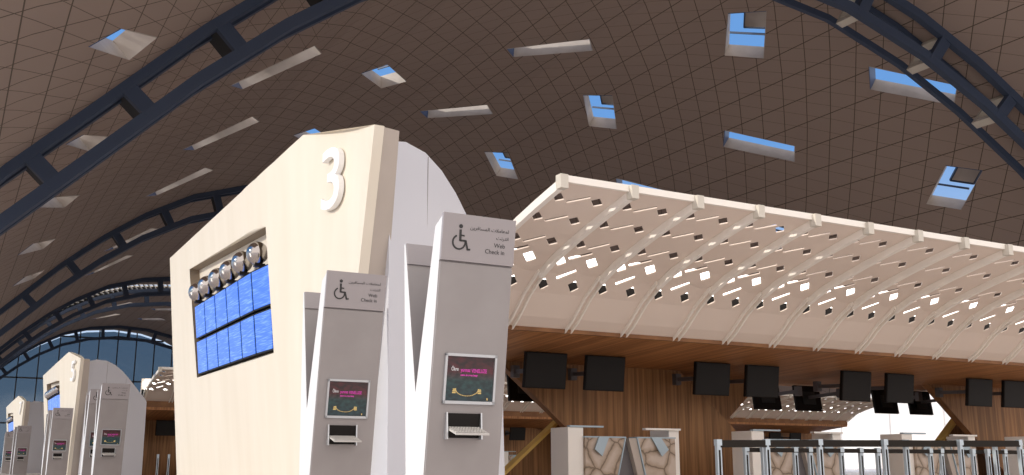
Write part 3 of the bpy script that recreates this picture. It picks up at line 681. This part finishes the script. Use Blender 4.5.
# ---- desks: white portal, stone-faced leaning fronts, grey middle
def desk_proto():
    d = empty('check_in_desk'); Z1, Z2 = .95, .80
    # left white post + bar, right white post + bar  (x 0 .. 2.13)
    a = MB(); a.box(0, .27, 0, .5, 0, Z1); bevel(a.build('side_post', 'counter_white', d), .01)
    a = MB(); a.box(.02, .62, -.02, .06, Z1, Z1 + .025); a.build('top_bar', 'flap', d)
    a = MB(); a.box(1.93, 2.13, .1, .6, 0, Z1 - .01); bevel(a.build('side_post', 'counter_white', d), .01)
    a = MB(); a.box(1.45, 2.13, .05, .14, Z1 - .02, Z1 + .01); a.build('top_bar', 'counter_white', d)
    # stone fronts (trapezoids)
    a = MB(); a.prism([(.27, -.05, 0), (.78, -.05, 0), (.99, -.05, Z2), (.27, -.05, Z2)], (0, .22, 0)); s1 = a.build('stone_front', 'marble', d)
    MB().prism([(.77, -.06, 0), (.79, -.06, 0), (1.005, -.06, Z2 + .01), (.985, -.06, Z2 + .01)], (0, .23, 0)).build('edge_trim', 'flap', s1)
    MB().box(.26, 1.0, -.06, .17, Z2, Z2 + .02).build('top_trim', 'flap', s1)
    a = MB(); a.prism([(1.40, -.05, 0), (1.93, -.05, 0), (1.93, -.05, Z2), (1.22, -.05, Z2)], (0, .22, 0)); s2 = a.build('stone_front', 'marble', d)
    MB().prism([(1.20, -.06, Z2 + .01), (1.22, -.06, Z2 + .01), (1.42, -.06, 0), (1.40, -.06, 0)], (0, .23, 0)).build('edge_trim', 'flap', s2)
    MB().box(1.21, 1.94, -.06, .17, Z2, Z2 + .02).build('top_trim', 'flap', s2)
    MB().prism([(1.06, -.04, Z2), (1.20, -.04, Z2), (1.39, -.04, 0), (1.28, -.04, 0)], (0, .25, 0)).build('stone_return', 'beige', d)
    a = MB(); a.prism([(.80, .05, 0), (1.40, .05, 0), (1.20, .05, Z2), (1.0, .05, Z2)], (0, .1, 0)); a.build('grey_centre', 'deskgrey', d)
    # flaps leaning on the stone
    MB().prism([(.50, -.08, Z2 + .015), (.68, -.08, Z2 + .015), (.53, -.11, Z2 - .27), (.40, -.11, Z2 - .17)], (0, .02, 0)).build('flap', 'flap', s1)
    MB().prism([(1.46, -.08, Z2 + .015), (1.64, -.08, Z2 + .015), (1.76, -.11, Z2 - .17), (1.63, -.11, Z2 - .27)], (0, .02, 0)).build('flap', 'flap', s2)
    return d
dp = desk_proto()
DL = ['stone fronted check in desk before the left walnut panel, fully visible', 'stone fronted check in desk behind the black railings, in the wide opening', 'stone fronted check in desk before the right walnut panel', 'stone fronted check in desk cut by the right edge']
for k in range(4):
    o = dp if k == 0 else copy_tree(dp)
    o.location = (8.09 + 3.545 * k, 13.0, 0); tag(o, DL[k], 'check-in desk', 'stone fronted check in desks')
for k, x in enumerate((7.8, 21.0, 31.0, 34.6, 38.2)):
    o = copy_tree(dp); o.location = (x, 39.0, 0); tag(o, 'tiny stone fronted desk of the far island, %s from the left' % OR[k], 'check-in desk', 'desks of the far island')

# ---- queue posts
def post_proto():
    p = empty('barrier_post')
    MB().box(-.034, .034, -.022, .022, .02, .66).build('pole', 'post', p)
    MB().box(-.012, .012, -.026, -.018, .06, .56).build('belt_slot', 'belt', p)
    MB().box(-.038, .038, -.028, .028, .61, .68).build('belt_head', 'post', p)
    c = MB(); 
    pts = [(.09 * math.cos(t * math.pi / 10), .09 * math.sin(t * math.pi / 10), 0) for t in range(20)]; c.prism(pts, (0, 0, .02)); c.build('foot_plate', 'post', p)
    return p
pp = post_proto(); npost = 0
ROWA = [(7.98, 9.5), (8.73, 9.5), (9.6, 9.5), (10.7, 9.45), (12.1, 9.4), (13.35, 9.4)]
ROWB = [(9.55, 10.8), (9.77, 10.7), (10.44, 10.8), (10.72, 10.8), (11.33, 10.8), (11.72, 10.8), (12.07, 10.8), (13.2, 10.8), (13.45, 10.8), (14.05, 10.7), (14.4, 10.7), (14.95, 10.8), (15.4, 10.8)]
ROWC = [(11.15, 9.5, 1.07), (12.95, 9.5, 1.08), (7.35, 9.9, .9)]
ORD = ['first', 'second', 'third', 'fourth', 'fifth', 'sixth', 'seventh', 'eighth', 'ninth', 'tenth', 'eleventh', 'twelfth', 'thirteenth']
def place_post(x, y, s, lb, g):
    global npost
    o = pp if npost == 0 else copy_tree(pp)
    npost += 1; o.location = (x, y, 0); o.scale = (1, 1, s); tag(o, lb, 'queue post', g)
for k, (x, y) in enumerate(ROWA): place_post(x, y, 1.02 + .016 * k, 'aluminium queue post with black slot, %s from the left in the front railing' % ORD[k], 'posts of the front railing')
for k, (x, y) in enumerate(ROWB): place_post(x, y, .95, 'shorter aluminium queue post, %s from the left in the rear railing' % ORD[k], 'posts of the rear railing')
for k, (x, y, s) in enumerate(ROWC[:2]): place_post(x, y, s, 'wide aluminium post without slot standing %s in the front railing' % ('left' if k == 0 else 'right'), 'extra posts of the front railing')
for k, (x, y) in enumerate([(12.9, 14.6), (13.1, 14.6), (13.3, 14.6), (13.5, 14.6)]): pass
for k in range(5): place_post(6.35 + k * .35, 36.0, 1.1, 'tiny aluminium post before the far island, %s from the left' % ORD[k], 'posts before the far island')
def belt(x0, x1, y, z0, z1, h, lb):
    o = MB().bar((x0, y - .01, z0), (x1, y - .01, z1), .035, h).build('barrier_belt', 'belt'); tag(o, lb, 'belt', 'black belts between the queue posts')
for k in range(len(ROWA) - 1):
    a, b = ROWA[k], ROWA[k + 1]; z = .63 * (1.02 + .016 * k)
    belt(a[0] + .02, b[0] - .02, a[1], z, z + .01, .085, 'black belt in the front railing, %s span from the left' % ORD[k])
for k, (a, b) in enumerate(((0, 3), (3, 5), (5, 8), (8, 10), (10, 12))):
    belt(ROWB[a][0], ROWB[b][0], 10.8,   .60, .60, .06, 'black belt in the rear railing, %s span from the left' % ORD[k])

# ---- white sunlit hall beyond the right end
pav = empty('white_pavilion', (0, 0, 0)); tag(pav, 'bright white rounded building seen through the wide opening at the right', 'building')
pts = []
for k in range(25):
    a = math.radians(90 + k * 7.5); pts.append((122 + 26 * math.cos(a), 98 + 22 * math.sin(a)))
b = MB(); n = len(pts); vs = [(x, y, 0) for x, y in pts] + [(122 + (x - 122) * .96, 98 + (y - 98) * .96, 13) for x, y in pts]
b.add(vs, [(k, k + 1, n + k + 1, n + k) for k in range(n - 1)] + [tuple(range(n)), tuple(range(2 * n - 1, n - 1, -1)), (0, n, 2 * n - 1, n - 1)])
b.build('curved_wall', 'sign_white', pav, smooth=False)
s = MB()
for k in range(0, 25, 2):
    x, y = pts[k]; s.bar((122 + (x - 122) * 1.003, 98 + (y - 98) * 1.003, 0), (122 + (x - 122) * .963, 98 + (y - 98) * .963, 13), .1, .1, (1, 0, 0))
s.build('panel_seam', 'kiosk_side', pav)
